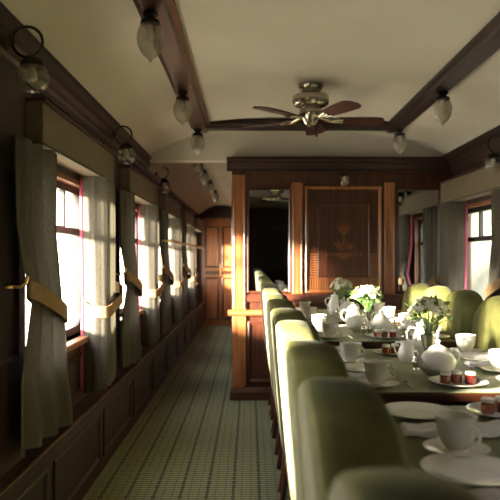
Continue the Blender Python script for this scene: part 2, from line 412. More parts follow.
# ------------------------------------------------------------------ windows
def rrect(y0, y1, z0, z1, r, n=5):
    pts = []
    for cy, cz, a0 in ((y1-r, z1-r, 0), (y0+r, z1-r, 90), (y0+r, z0+r, 180), (y1-r, z0+r, 270)):
        for i in range(n+1):
            a = math.radians(a0+90*i/n); pts.append((cy+r*math.cos(a), cz+r*math.sin(a)))
    return pts
wn = 0
def window(xi, s, c):
    """xi wall face, s outward sign"""
    global wn; wn += 1
    # jamb lining
    bm = B(); a, b = sorted((xi, xi+s*.12))
    box(bm, a, b, c-.60, c-.575, ZS, ZT); box(bm, a, b, c+.575, c+.60, ZS, ZT); box(bm, a, b, c-.575, c+.575, ZT-.025, ZT)
    w = struct('window_%d' % wn, bm, 'light_z')
    # sill
    bm = B(); a, b = sorted((xi-s*.05, xi+s*.12)); box(bm, a, b, c-.64, c+.64, ZS-.035, ZS+.0, .006); obj('window_sill', bm, 'light_y', w)
    # black rubber frame with rounded corners
    xg = xi+s*.07; y0, y1, z0, z1 = c-.575, c+.575, ZS+.001, ZT-.025
    out_ = rrect(y0, y1, z0, z1, .01); inn = rrect(y0+.05, y1-.05, z0+.045, z1-.04, .07)
    bm = B()
    L_ = [[bm.verts.new((xg+dx, p[0], p[1])) for p in q] for q, dx in ((out_, -.02), (inn, -.02), (inn, .02), (out_, .02))]
    n = len(out_)
    for i in range(4):
        A, C_ = L_[i], L_[(i+1) % 4]
        for k in range(n): bm.faces.new((A[k], A[(k+1) % n], C_[(k+1) % n], C_[k]))
    obj('window_frame', bm, 'rubber', w)
    bm = B(); box(bm, xg-.022, xg+.022, y0+.04, y1-.04, 1.395, 1.435, .004); obj('transom_bar', bm, 'rubber' if s > 0 else 'dark_y', w)
    bm = B()
    for yy in (c-.15, c+.22): box(bm, xg-.015, xg+.015, yy-.014, yy+.014, 1.435, z1-.03)
    obj('vent_bar', bm, 'rubber', w)
    bm = B(); box(bm, xg-.003, xg+.003, y0+.045, y1-.045, z0+.04, z1-.035); obj('glass', bm, 'winglass', w)
    return w
for c in LW: window(XL, -1, c)
for c in RW: window(XR, 1, c)

# ------------------------------------------------------------------ pelmets
def side_word(s): return 'aisle' if s < 0 else 'dining'
ordw = ['nearest', 'second', 'third', 'fourth', 'fifth']
def pelmet(xi, s, c, label, group):
    t = thing('pelmet', label, 'pelmet', (xi-s*.0, c, 1.73), 0, group)
    x1 = -s*.12
    bm = B(); a, b = sorted((-s*.001, x1)); box(bm, a, b, -.68, .68, .004, .18, .006); obj('pelmet_board', bm, 'pelmet', t)
    bm = B(); a, b = sorted((-s*.001, -s*.13)); box(bm, a, b, -.685, .685, .181, .195, .003); obj('top_moulding', bm, 'mahog_y', t)
    bm = B(); a, b = sorted((-s*.119, -s*.124)); box(bm, a, b, -.68, .68, 0, .012); obj('braid_trim', bm, 'curtain', t)
vis_l = {3.3: 'first window on the aisle side', 5.2: 'second window on the aisle side',
         7.1: 'third window on the aisle side, down the corridor', 9.0: 'fourth window on the aisle side', 10.9: 'last window on the aisle side, nearest the corridor door'}
vis_r = {4.88: 'window at the right next to the partition'}
hid = 'behind the camera'
def lab_l(c): return vis_l.get(c, {1.4: 'aisle window just left of the camera', -.5: 'aisle window behind the camera', -2.4: 'rearmost aisle window behind the camera'}.get(c, ''))
def lab_r(c): return vis_r.get(c, {2.98: 'dining-side window beside the second table', 1.08: 'dining-side window right of the camera', -.82: 'dining-side window behind the camera', -2.72: 'rearmost dining-side window behind the camera'}.get(c, ''))
for c in LW: pelmet(XL, -1, c, 'taupe box pelmet over the '+lab_l(c), 'pelmets over the left windows')
for c in RW: pelmet(XR, 1, c, 'taupe box pelmet over the '+lab_r(c), 'pelmets over the right windows')

# ------------------------------------------------------------------ curtains
def curtain_mesh(s, m, top=(0., .36), tie=(-.02, .16), bot=(-.02, .42), ztop=1.726, ztie=1.06, zbot=.52, seed=0, edge=False):
    """local coordinates: y measured from the outer (pillar) end towards the window middle, direction m.
    x is the distance from the wall towards the room = -s*x"""
    rr = random.Random(seed); nu, nv = 64, 40
    bm = B(); ph = rr.random()*6
    grid = []
    for j in range(nv+1):
        z = ztop+(zbot-ztop)*j/nv
        if z > ztie:
            t = (ztop-z)/(ztop-ztie); e = t**2.2
            a = top[0]+(tie[0]-top[0])*e; b = top[1]+(tie[1]-top[1])*e
            amp = .032*(1-.45*e)
        else:
            t = (ztie-z)/(ztie-zbot); e = 1-(1-t)**1.6
            a = tie[0]+(bot[0]-tie[0])*e; b = tie[1]+(bot[1]-tie[1])*e
            amp = .018+.024*e
        row = []
        for i in range(nu+1):
            u = i/nu
            w = math.sin(u*2*PI*6+ph)+.35*math.sin(u*2*PI*11+ph*2+z*1.5)
            dep = .138 if m < 0 else .055       # the leading edge folds back towards the glass
            if u < .6: v = u/.6; y = a+(b-a)*v; x = dep-.018*(1-v)+amp*w*(.5 if m > 0 else .28)
            else:
                v = (u-.6)/.4; q = math.sin(v*PI/2)
                y = b+.022*math.sin(v*PI)-.008*v+amp*(.4 if m > 0 else .10)*w*math.sin(v*PI); x = dep-(dep-.006)*v
            zz = z - (.05*u if z < ztie else 0)*(ztie-z)/(ztie-zbot)
            row.append((-s*(x+(.035*max(0, 1-abs(z-ztie)/.3) if m > 0 else 0)), m*y, zz))
        grid.append(row)
    if edge:
        # leading-edge strip in lining colour, folded round the inner edge
        e = [[bm.verts.new((r[-1][0]+s*dx, r[-1][1]+m*dy, r[-1][2])) for dx, dy in ((.0, .002), (.006, .006), (.018, .004), (.018, -.003), (.005, -.003))] for r in grid]
        for A, C_ in zip(e, e[1:]):
            for k in range(5): bm.faces.new((A[k], A[(k+1) % 5], C_[(k+1) % 5], C_[k]))
        return bm
    V = [[bm.verts.new(p) for p in r] for r in grid]
    for j in range(nv):
        for i in range(nu): bm.faces.new((V[j][i], V[j][i+1], V[j+1][i+1], V[j+1][i]))
    return bm
def make_curtain(s, m, seed, **kw):
    t = thing('curtain', '', 'curtain')
    obj('drape', curtain_mesh(s, m, seed=seed, **kw), 'curtain', t, smooth=80)
    o = obj('lining_edge', curtain_mesh(s, m, seed=seed, edge=True, **kw), 'lining', t, smooth=80); o['label'] = 'pink lining edge'
    # tie-back band: loops from the hook round the drape
    tie = kw.get('tie', (-.02, .16)); z0 = kw.get('ztie', 1.06)
    bm = B(); n = 28; ring = []
    yc = (tie[0]+tie[1])/2; ry = (tie[1]-tie[0])/2+.016; xc = .085 if m > 0 else .088; rx = .052 if m > 0 else .084
    for i in range(n):
        a = 2*PI*i/n
        ca, sa = math.cos(a), math.sin(a); pw = .45 if m < 0 else 1
        y = yc+(ry+(.012 if m < 0 else 0))*math.copysign(abs(ca)**pw, ca); x = max(.004, xc+rx*math.copysign(abs(sa)**pw, sa)); zz = z0+.06-.13*(.5+.5*math.cos(a))-.02*math.sin(a)
        ring.append([bm.verts.new((-s*xx, m*yy, zq)) for xx, yy, zq in ((x, y, zz-.035), (x, y, zz+.035), (x+.004*math.sin(a), y+.004*math.cos(a), zz+.033), (x+.005*math.sin(a), y+.005*math.cos(a), zz-.033))])
    for i in range(n):
        A, C_ = ring[i], ring[(i+1) % n]
        for k in range(4): bm.faces.new((A[k], A[(k+1) % 4], C_[(k+1) % 4], C_[k]))
    obj('tieback', bm, 'tie', t, smooth=60)
    bm = B(); hy = tie[0]-.03
    tube(bm, [(-s*.0, m*hy, z0+.07), (-s*.05, m*hy, z0+.07), (-s*.07, m*hy, z0+.085), (-s*.07, m*(hy+.01), z0+.11)], .007, 8)
    lathe(bm, [(.018, -.004), (.018, .004)], -s*.004, m*hy, z0+.07, 12)
    obj('tieback_hook', bm, 'brass', t, smooth=True)
    return t
def place_curtains(xi, s, cs, lab):
    xf = xi-s*.012
    protoA = make_curtain(s, 1, 3, top=(-.38, .10), tie=(-.30, .06), bot=(-.34, .36), zbot=.50, ztie=1.08)    # near side of the window
    protoB = make_curtain(s, -1, 5, top=(0, .36), tie=(0, .33), bot=(0, .35), zbot=.53, ztie=1.02)   # far side
    for i, c in enumerate(cs):
        if c > 10: continue          # curtains left off the last window to let the sun light the corridor door
        xw = xi-s*.032
        A = protoA if i == 0 else dup(protoA, (0,0,0)); A.location = (xw-s*.03, c-.58, 0)
        tag(A, 'curtain at the near side of '+lab(c), 'curtain', 'tied-back window curtains')
        Bc = protoB if i == 0 else dup(protoB, (0,0,0)); Bc.location = (xf, c+.68-(.14 if c == 1.4 else 0), 0)
        tag(Bc, 'curtain at the far side of '+lab(c), 'curtain', 'tied-back window curtains')
place_curtains(XL, -1, LW, lab_l)
place_curtains(XR, 1, RW, lab_r)

# corridor handrail
t = thing('handrail', 'brown wooden handrail with brass ends across the corridor windows', 'handrail', (XL, 6.25, 1.40))
bm = B(); tube(bm, [(.20, 0, .03), (.20, 1.7, .03), (.20, 4.3, .03)], .014, 10); obj('rail', bm, 'light_y', t, smooth=True)
for y in (.0, 1.85, 3.75, 4.29):
    bm = B(); tube(bm, [(.055, y, .03), (.20, y, .03)], .010, 8); lathe(bm, [(.0, -.022), (.02, -.012), (.02, .012), (0, .022)], .20, y, .03, 10); obj('bracket', bm, 'brass', t, smooth=True)

# ------------------------------------------------------------------ lamps
def make_ceiling_lamp():
    t = thing('ceiling_lamp', '', 'lamp')
    bm = B(); lathe(bm, [(.03, 0), (.034, -.006), (.034, -.012), (.022, -.02), (.022, -.03), (.042, -.036), (.044, -.05), (.038, -.054)], n=24); obj('cap', bm, 'blackmetal', t, smooth=True)
    bm = B(); lathe(bm, [(.036, -.05), (.046, -.062), (.055, -.085), (.058, -.11), (.054, -.138), (.044, -.163), (.028, -.185), (.012, -.197), (.006, -.21), (.0, -.215)], n=48, flute=12, famp=.045, cap=False); obj('glass_shade', bm, 'shadeglass', t, smooth=70)
    bm = B(); lathe(bm, [(.012, -.05), (.014, -.07), (.02, -.09), (.021, -.105), (.014, -.122), (0, -.128)], n=14); obj('bulb', bm, 'china', t, smooth=True)
    return t
cl = make_ceiling_lamp(); first = True
def cp(x, y, z, label, group, sc=None):
    global first
    if first: o = cl; first = False; o.location = (x, y, z); o['label'] = label; o['group'] = group
    else: o = dup(cl, (x, y, z), 0, label, group)
    if sc: o.scale = (sc,)*3
    return o
BZ = 2.318
for y, w in ((2.72, 'nearest the camera, of the three on the left ceiling beam'), (4.02, 'in the middle of the three on the left ceiling beam'), (5.18, 'at the far corner of the left ceiling beam')):
    cp(-.43, y, BZ, 'cut-glass acorn ceiling lamp '+w, 'acorn lamps under the ceiling beams')
for y, w in ((4.02, 'on the right ceiling beam, right of the fan'), (5.18, 'at the far corner of the right ceiling beam'), (2.72, 'on the right ceiling beam just outside the picture')):
    cp(1.23, y, BZ, 'cut-glass acorn ceiling lamp '+w, 'acorn lamps under the ceiling beams')
for y, w in ((1.4, 'nearer'), (.1, 'farther')):
    cp(-.43, y, BZ, 'cut-glass acorn ceiling lamp on the left beam behind the camera, '+w+' one', 'acorn lamps under the ceiling beams')
    cp(1.23, y, BZ, 'cut-glass acorn ceiling lamp on the right beam behind the camera, '+w+' one', 'acorn lamps under the ceiling beams')
for y, w in ((6.1, 'nearest'), (7.0, 'second'), (7.95, 'third'), (9.1, 'farthest')):
    cp(-.50, y, 2.24, 'small glass corridor ceiling lamp, the '+w+' of four beyond the bulkhead', 'corridor ceiling lamps', .85)

def make_wall_lamp():
    # local: wall at x=0, lamp reaches +x
    t = thing('wall_lamp', '', 'lamp')
    bm = B(); lathe(bm, [(.0, 0), (.032, 0), (.028, .012), (.012, .02), (0, .022)], n=20)
    bmesh.ops.rotate(bm, verts=bm.verts, cent=(0,0,0), matrix=Matrix.Rotation(PI/2, 3, 'Y')); obj('wall_plate', bm, 'blackmetal', t, smooth=True)
    bm = B(); tube(bm, [(.075+.058*math.cos(a), 0, .0+.058*math.sin(a)) for a in [2*PI*i/28 for i in range(28)]], .006, 8, closed=True)
    tube(bm, [(0, 0, 0), (.03, 0, 0)], .007, 8); obj('ring_bracket', bm, 'blackmetal', t, smooth=True)
    bm = B(); lathe(bm, [(.012, -.056), (.02, -.06), (.04, -.072), (.046, -.086), (.046, -.096), (.04, -.098)], .095, 0, 0, n=24); obj('gallery', bm, 'blackmetal', t, smooth=True)
    bm = B(); lathe(bm, [(.042, -.094), (.055, -.108), (.062, -.13), (.062, -.15), (.054, -.172), (.038, -.188), (.018, -.196), (0, -.198)], .095, 0, 0, n=32, cap=False); obj('glass_globe', bm, 'globeglass', t, smooth=True)
    bm = B(); lathe(bm, [(.012, -.09), (.014, -.11), (.02, -.128), (.018, -.145), (0, -.156)], .095, 0, 0, n=12); obj('bulb', bm, 'china', t, smooth=True)
    return t
wlamp = make_wall_lamp(); wlamp.location = (-.93, 2.42, 2.09)
tag(wlamp, 'ring-bracket glass wall lamp nearest the camera on the left wall', 'lamp', 'ring-bracket wall lamps')
def wl_(x, y, z, rz, l): dup(wlamp, (x, y, z), rz, l, 'ring-bracket wall lamps')
wl_(-.93, 4.25, 2.09, 0, 'ring-bracket glass wall lamp between the first and second left windows')
wl_(-.93, 6.15, 2.09, 0, 'ring-bracket glass wall lamp between the second and third left windows')
wl_(-.93, .45, 2.09, 0, 'ring-bracket glass wall lamp on the left wall beside the camera')
wl_(XR-.055, 4.27, 2.03, PI, 'ring-bracket glass wall lamp on the right wall at the picture edge')
wl_(XR-.045, 2.1, 2.04, PI, 'ring-bracket glass wall lamp on the right wall outside the picture')
# partition lamp
t = thing('wall_lamp', 'small black-capped glass lamp above the carved partition panel', 'lamp', (.83, PY, 1.99))
bm = B(); tube(bm, [(0, 0, .03), (0, -.06, .035), (0, -.08, .01)], .008, 8); box(bm, -.02, .02, -.012, 0, .0, .06, .004); obj('bracket', bm, 'blackmetal', t, smooth=True)
bm = B(); lathe(bm, [(.01, .02), (.03, .01), (.04, -.005), (.04, -.015)], 0, -.08, 0, 20); obj('cap', bm, 'blackmetal', t, smooth=True)
bm = B(); lathe(bm, [(.034, -.012), (.04, -.03), (.042, -.06), (.036, -.085), (.02, -.10), (0, -.105)], 0, -.08, 0, 24, cap=False); obj('glass_globe', bm, 'globeglass', t, smooth=True)
bm = B(); lathe(bm, [(.010, -.01), (.012, -.03), (.015, -.06), (0, -.075)], 0, -.08, 0, 12); obj('bulb', bm, 'china', t, smooth=True)

# ------------------------------------------------------------------ ceiling fan
t = thing('ceiling_fan', 'nickel ceiling fan with dark red blades in front of the cross beam', 'ceiling fan', (.40, 4.15, 2.404), 0, 'ceiling fans')
bm = B(); lathe(bm, [(.085, 0), (.085, -.012), (.078, -.03), (.06, -.052), (.045, -.062)], n=32); obj('ceiling_canopy', bm, 'fanmetal', t, smooth=True)
bm = B(); lathe(bm, [(.045, -.060), (.06, -.066), (.11, -.074), (.12, -.085), (.122, -.11), (.116, -.135), (.09, -.148), (.06, -.152)], n=40, flute=20, famp=.006); obj('motor_housing', bm, 'fanmetal', t, smooth=True)
bm = B(); lathe(bm, [(.06, -.15), (.07, -.165), (.075, -.18), (.07, -.215), (.05, -.24), (.04, -.262), (.02, -.275), (0, -.278)], n=28); obj('switch_housing', bm, 'fanmetal', t, smooth=True)
for k in range(5):
    az = math.radians(10+72*k); d = Vector((math.sin(az), math.cos(az), 0)); p = Vector((d.y, -d.x, 0))
    bm = B()
    outl = []
    for i in range(17):
        u = i/16; r = .185+.315*u; w = .045+.022*math.sin(PI*min(u*1.05, 1)*.62)
        if u > .86: w *= math.sqrt(max(.02, 1-((u-.86)/.15)**2))
        outl.append((r, w))
    pts = [(r, w) for r, w in outl]+[(r, -w) for r, w in reversed(outl)]
    for (za) in (0,):
        top = []; bot = []
        for r, w in pts:
            zz = -.232+w*.15
            q = d*r+p*w
            top.append(bm.verts.new((q.x, q.y, zz+.004))); bot.append(bm.verts.new((q.x, q.y, zz-.004)))
        n = len(pts)
        for i in range(n): bm.faces.new((top[i], top[(i+1) % n], bot[(i+1) % n], bot[i]))
        h = n//2
        for A in (top, bot):
            for i in range(h-1): bm.faces.new((A[i], A[i+1], A[n-2-i], A[n-1-i]))
    bl = obj('fan_blade', bm, 'bladewood', t)
    bm = B(); a0 = d*.065; a1 = d*.14; a2 = d*.215
    tube(bm, [(a0.x, a0.y, -.212), (a1.x, a1.y, -.240), (a2.x, a2.y, -.238)], [.016, .012, .015], 8)
    for s in (-1, 1):
        e = a2+p*s*.028; tube(bm, [(a1.x, a1.y, -.240), ((a1+p*s*.02).x, (a1+p*s*.02).y, -.240), (e.x, e.y, -.238+s*.006)], .008, 6)
    obj('blade_bracket', bm, 'fanmetal', bl, smooth=True)
bm = B(); tube(bm, [(.035, -.02, -.25), (.037, -.02, -.33)], .0018, 6); lathe(bm, [(0, -.355), (.007, -.348), (.008, -.338), (.003, -.328), (0, -.327)], .037, -.02, 0, 10); obj('pull_chain', bm, 'blackmetal', t, smooth=True)

dup(t, (.40, 1.5, 2.404), .3, 'nickel ceiling fan overhead, seen only in the narrow mirror', 'ceiling fans')
# ------------------------------------------------------------------ chairs (local: faces +x, back outer face near x=0)
def make_chair(vel, ribs):
    t = thing('dining_chair', '', 'chair')
    W = .235; z0, zs, zt = .50, .86, 1.06
    def outline(n=44):
        o = []
        for i in range(n):
            u = i/n
            # closed loop: bottom -> right side -> arch -> left side
            if u < .15: o.append((-W*.86+2*W*.86*u/.15, z0))
            elif u < .35: v = (u-.15)/.20; o.append((W*(.86+.14*v**.6), z0+(zs-z0)*v))
            elif u < .80: a = (u-.35)/.45*PI; o.append((W*math.cos(a), zs+(zt-zs)*math.sin(a)**.85))
            else: v = (u-.80)/.20; o.append((-W*(1-.14*v**1.6), zs-(zs-z0)*v))
        return o
    oc = outline(); cz = .80
    def lean(z): return .055*(1-max(0, (z-.42))/.64) + .0
    def build(layers, ribbed=False):
        bm = B(); rings = []
        for s_, x in layers:
            ring = []
            for y, z in oc:
                yy = y*s_; zz = cz+(z-cz)*s_
                xx = x
                if ribbed and s_ < .93:
                    xx += .010*abs(math.cos(yy/W*PI*2.5))*(1 if s_ > .2 else 1)
                ring.append(bm.verts.new((xx+lean(zz), yy, zz)))
            rings.append(ring)
        n = len(oc)
        for a, b in zip(rings, rings[1:]):
            for i in range(n): bm.faces.new((a[i], a[(i+1) % n], b[(i+1) % n], b[i]))
        bm.faces.new(rings[0]); bm.faces.new(rings[-1])
        return bm
    obj('backrest', build([(.93, .014), (.965, .012), (.99, .022), (1.0, .042), (1.0, .075), (.985, .105), (.95, .128), (.88, .138), (.8, .142), (.7, .144), (.6, .145), (.5, .146), (.4, .146), (.3, .146), (.2, .146), (.05, .146)], ribs), vel, t, smooth=80)
    o = obj('outer_back', build([(.05, .004), (.5, .004), (.93, .006), (.955, .012), (.955, .022)]), 'backcloth', t, smooth=60); o['label'] = 'cream cloth outer back'
    # seat cushion
    bm = B(); box(bm, .17, .60, -.225, .225, .37, .475, .035); obj('seat', bm, vel, t, smooth=True)
    bm = B(); box(bm, .10, .585, -.215, .215, .31, .372, .006); obj('seat_frame', bm, 'mahog_y', t)
    bm = B(); prism(bm, [(.075, .372), (.235, .372), (.215, .56), (.06, .56)], -.18, .18, 'y'); obj('back_upright', bm, 'backcloth', t)
    for sy in (-1, 1):
        bm = B(); y = sy*.185
        tube(bm, [(.56, y, .33), (.562, y, .2), (.555, y, .08), (.56, y, .001)], [.022, .018, .014, .013], 8); obj('leg', bm, 'mahog_z', t, smooth=True)
        bm = B(); tube(bm, [(.12, y, .36), (.125, y, .24), (.115, y, .12), (.09, y, .001)], [.022, .02, .017, .014], 8); obj('leg', bm, 'mahog_z', t, smooth=True)
    return t
CL = [5.22, 4.72, 4.22, 3.58, 3.08, 2.52, 2.02, 1.52, 1.03, .55, .07, -.45, -.95, -1.45, -1.95]
cu = make_chair('velvet_pale', False)
far = ['against the partition', 'second from the partition', 'third from the partition', 'fourth from the partition', 'fifth from the partition', 'sixth from the partition', 'seventh from the partition', 'eighth from the partition', 'second nearest the camera', 'large and blurred, nearest the camera', 'level with the camera', 'first behind the camera', 'second behind the camera', 'third behind the camera', 'last behind the camera']
for i, y in enumerate(CL):
    lb = 'sage velvet arched chair in the aisle-side row, '+far[i]
    o = cu if i == 0 else dup(cu, (0,0,0))
    o.location = (.075, y, 0); o.rotation_euler = (0, 0, math.radians(R.uniform(-1.5, 1.5)))
    tag(o, lb, 'chair', 'aisle-side dining chairs')
cr = make_chair('velvet', True)
RCH = [(5.04, 'nearest the partition'), (4.52, 'second from the partition'), (3.98, 'third from the partition, beside the window'), (3.37, 'nearest the camera, at the right edge'), (2.85, 'just outside the right edge'), (2.30, 'second outside the right edge'), (1.55, 'level with the nearest table'), (1.0, 'right of the camera')]
for i, (y, w) in enumerate(RCH):
    o = cr if i == 0 else dup(cr, (0,0,0))
    o.location = (1.425, y, 0); o.rotation_euler = (0, 0, PI+math.radians(R.uniform(-3, 3)))
    tag(o, 'green velvet arched chair on the window side, '+w, 'chair', 'window-side dining chairs')

# ------------------------------------------------------------------ tables
TX0, TX1, TZ = .335, 1.125, .81
TAB = {'A': (4.46, 5.54), 'B': (3.41, 4.24), 'C': (2.11, 3.12), 'D': (.75, 1.92)}
TN = {'A': 'farthest table against the partition', 'B': 'third table from the camera', 'C': 'second table from the camera', 'D': 'nearest table'}
for k, (y0, y1) in TAB.items():
    yc = (y0+y1)/2; h = (y1-y0)/2; xc = (TX0+TX1)/2; w = (TX1-TX0)/2
    t = thing('dining_table', {'A': 'mahogany dining table against the panelled partition', 'B': 'mahogany dining table with the middle bouquet on it', 'C': 'mahogany dining table with the white teapot and large bouquet', 'D': 'mahogany dining table nearest the camera, at the bottom right'}[k], 'table', (xc, yc, 0), 0, 'dining tables in a row')
    bm = B(); box(bm, -w, w, -h, h, TZ-.034, TZ-.003, .006); obj('tabletop', bm, 'mahog_x', t)
    bm = B(); box(bm, -w+.08, w-.08, -h+.07, h-.07, TZ-.10, TZ-.0345); obj('apron', bm, 'dark_x', t)
    for sy in (-1, 1):
        for sx in (-1, 1):
            bm = B(); lathe(bm, [(.018, .001), (.022, .05), (.018, .1), (.03, .4), (.03, .62), (.024, .64), (.034, .66), (.034, .72)], sx*(w-.14), sy*(h-.12), 0, 12); obj('leg', bm, 'mahog_z', t, smooth=True)
    # cloth: thin sheet with gently wavy edge lying on the top and a short fall front and back
    bm = B(); nx, ny = 30, 24; top = []
    for j in range(ny+1):
        row = []
        for i in range(nx+1):
            x = -w+.006+(2*w-.012)*i/nx; y = -h+.0+2*h*j/ny
            row.append((x, y, TZ-.0025))
        top.append(row)
    sheet = [[bm.verts.new(p) for p in r] for r in top]
    up = [[bm.verts.new((p[0], p[1], TZ)) for p in r] for r in top]
    for j in range(ny):
        for i in range(nx):
            bm.faces.new((up[j][i], up[j][i+1], up[j+1][i+1], up[j+1][i])); bm.faces.new((sheet[j][i], sheet[j+1][i], sheet[j+1][i+1], sheet[j][i+1]))
        bm.faces.new((up[j][0], up[j+1][0], sheet[j+1][0], sheet[j][0])); bm.faces.new((up[j][nx], sheet[j][nx], sheet[j+1][nx], up[j+1][nx]))
    for i in range(nx):
        bm.faces.new((up[0][i], sheet[0][i], sheet[0][i+1], up[0][i+1])); bm.faces.new((up[ny][i], up[ny][i+1], sheet[ny][i+1], sheet[ny][i]))
    o = obj('tablecloth', bm, 'cloth'); o.location = (xc, yc, 0)
    tag(o, 'sage green tablecloth covering the '+TN[k], 'tablecloth', 'green tablecloths')

# ------------------------------------------------------------------ tableware
def make_cup():
    t = thing('teacup', '', 'cup')
    bm = B(); lathe(bm, [(0, .001), (.026, .0), (.028, .004), (.024, .008), (.033, .016), (.041, .034), (.0445, .058), (.047, .080), (.0475, .082), (.045, .081), (.0425, .058), (.039, .036), (.031, .02), (0, .014)], n=36, cap=False); obj('cup_body', bm, 'china', t, smooth=70)
    bm = B(); tube(bm, [(.044, 0, .066), (.058, 0, .07), (.072, 0, .060), (.074, 0, .044), (.064, 0, .030), (.041, 0, .027)], [.0045, .004, .004, .004, .004, .0045], 8); obj('handle', bm, 'china', t, smooth=True)
    return t
def disc(prof, mat, name, n=40):
    bm = B(); lathe(bm, prof, n=n, cap=False); return obj(name, bm, mat, smooth=60)
def mk_saucer(): return disc([(0, .004), (.03, .004), (.032, .001), (.045, .003), (.066, .011), (.074, .014), (.075, .016), (.065, .0145), (.045, .008), (.03, .0065), (0, .0065)], 'china', 'saucer')
def mk_plate(): return disc([(0, .004), (.05, .004), (.052, .001), (.066, .004), (.085, .013), (.10, .016), (.101, .018), (.085, .0165), (.066, .009), (.05, .0075), (0, .0075)], 'china', 'side_plate', 48)
def mk_napkin():
    bm = B(); nx, ny = 14, 10; G = []
    for lay, (sx, sy) in enumerate(((1, 1), (.96, .94), (.90, .86))):
        vs = []
        for j in range(ny+1):
            r = []
            for i in range(nx+1):
                x = (-.085+.17*i/nx)*sx; y = (-.05+.10*j/ny)*sy
                z = .002+lay*.006+.0025*math.sin(i*.9+lay)+.002*math.cos(j*.8)+.0025
                r.append(bm.verts.new((x, y, max(.001, z))))
            vs.append(r)
        for j in range(ny):
            for i in range(nx): bm.faces.new((vs[j][i], vs[j][i+1], vs[j+1][i+1], vs[j+1][i]))
        G.append(vs)
    # closed rim between bottom and top layers
    def rim(v): return [v[0][i] for i in range(nx+1)]+[v[j][nx] for j in range(1, ny+1)]+[v[ny][i] for i in range(nx-1, -1, -1)]+[v[j][0] for j in range(ny-1, 0, -1)]
    for a, b in zip(G, G[1:]):
        ra, rb = rim(a), rim(b)
        for i in range(len(ra)): bm.faces.new((ra[i], ra[(i+1) % len(ra)], rb[(i+1) % len(rb)], rb[i]))
    return obj('napkin', bm, 'napkin', smooth=60)
def mk_spoon():
    bm = B(); tube(bm, [(-.06, 0, .003), (-.02, 0, .005), (.03, 0, .004)], [.004, .002, .0025], 6)
    lathe(bm, [(0, -.002), (.008, .0), (.011, .003), (.009, .004), (0, .001)], .042, 0, .003, 12)
    return obj('teaspoon', bm, 'silver', smooth=True)
protos = {}
def place(kind, maker, cat, loc, rz, label, group, sc=None):
    if kind not in protos: o = protos[kind] = maker(); new = False
    else: o = dup(protos[kind], (0,0,0))
    o.location = loc; o.rotation_euler = (0, 0, rz)
    if sc: o.scale = (sc,)*3
    return tag(o, label, cat, group)
def setting(x, y, side, where, plate_y, nap_y, sgn):
    rz = R.uniform(-.6, .6)+(-.9 if side == 'aisle' else PI+.6)
    W = where
    place('saucer', mk_saucer, 'saucer', (x, y, TZ), 0, 'white saucer under the '+W+' teacup', 'white saucers')
    place('cup', make_cup, 'cup', (x, y, TZ+.006), rz, 'white handled teacup, '+W, 'white teacups')
    place('spoon', mk_spoon, 'spoon', (x+sgn*.115, y+.02, TZ), R.uniform(1.0, 1.9), 'silver teaspoon beside the '+W+' teacup', 'silver teaspoons')
    if plate_y: place('plate', mk_plate, 'plate', (x-sgn*.0, plate_y, TZ), 0, 'white side plate beside the '+W+' teacup', 'white side plates')
    if nap_y:
        place('napkin', mk_napkin, 'napkin', (x+sgn*.0, nap_y, TZ), R.uniform(-.12, .12), 'folded pale napkin near the '+W+' teacup', 'folded napkins')
def S(t, end, side): return '%s %s-side' % ({'A': 'farthest-table', 'B': 'third-table', 'C': 'second-table', 'D': 'nearest-table'}[t], side)+' '+end
# aisle side (left)
setting(.475, 1.45, 'aisle', S('D', 'far-end', 'aisle'), 1.795, 1.61, 1)
setting(.455, .98, 'aisle', S('D', 'near-end', 'aisle'), 1.30, 1.14, 1)
setting(.445, 2.20, 'aisle', S('C', 'near-end', 'aisle'), 2.50, 2.345, 1)
setting(.430, 2.69, 'aisle', S('C', 'far-end', 'aisle'), 3.00, 2.845, 1)
setting(.450, 3.52, 'aisle', S('B', 'near-end', 'aisle'), 3.79, 3.655, 1)
setting(.440, 4.02, 'aisle', S('B', 'far-end', 'aisle'), None, 4.17, 1)
setting(.445, 4.62, 'aisle', S('A', 'near-end', 'aisle'), 4.89, 4.765, 1)
setting(.450, 5.18, 'aisle', S('A', 'far-end', 'aisle'), 5.43, 5.305, 1)
# window side (right)
setting(1.02, 2.98, 'window', S('C', 'far-end', 'window'), 2.76, 2.86-.0, -1)
setting(.985, 2.47, 'window', S('C', 'near-end', 'window'), 2.25, 2.60, -1)
setting(1.02, 4.12, 'window', S('B', 'far-end', 'window'), 3.93, None, -1)
setting(1.01, 3.72, 'window', S('B', 'near-end', 'window'), 3.51, 3.60, -1)
setting(1.04, 5.08, 'window', S('A', 'far-end', 'window'), 5.28, 4.94, -1)
setting(1.03, 4.66, 'window', S('A', 'near-end', 'window'), 4.84, 4.54, -1)
place('napkin', mk_napkin, 'napkin', (.61, 1.62, TZ), .35, 'folded pale napkin right of the large cup on the nearest table', 'folded napkins')

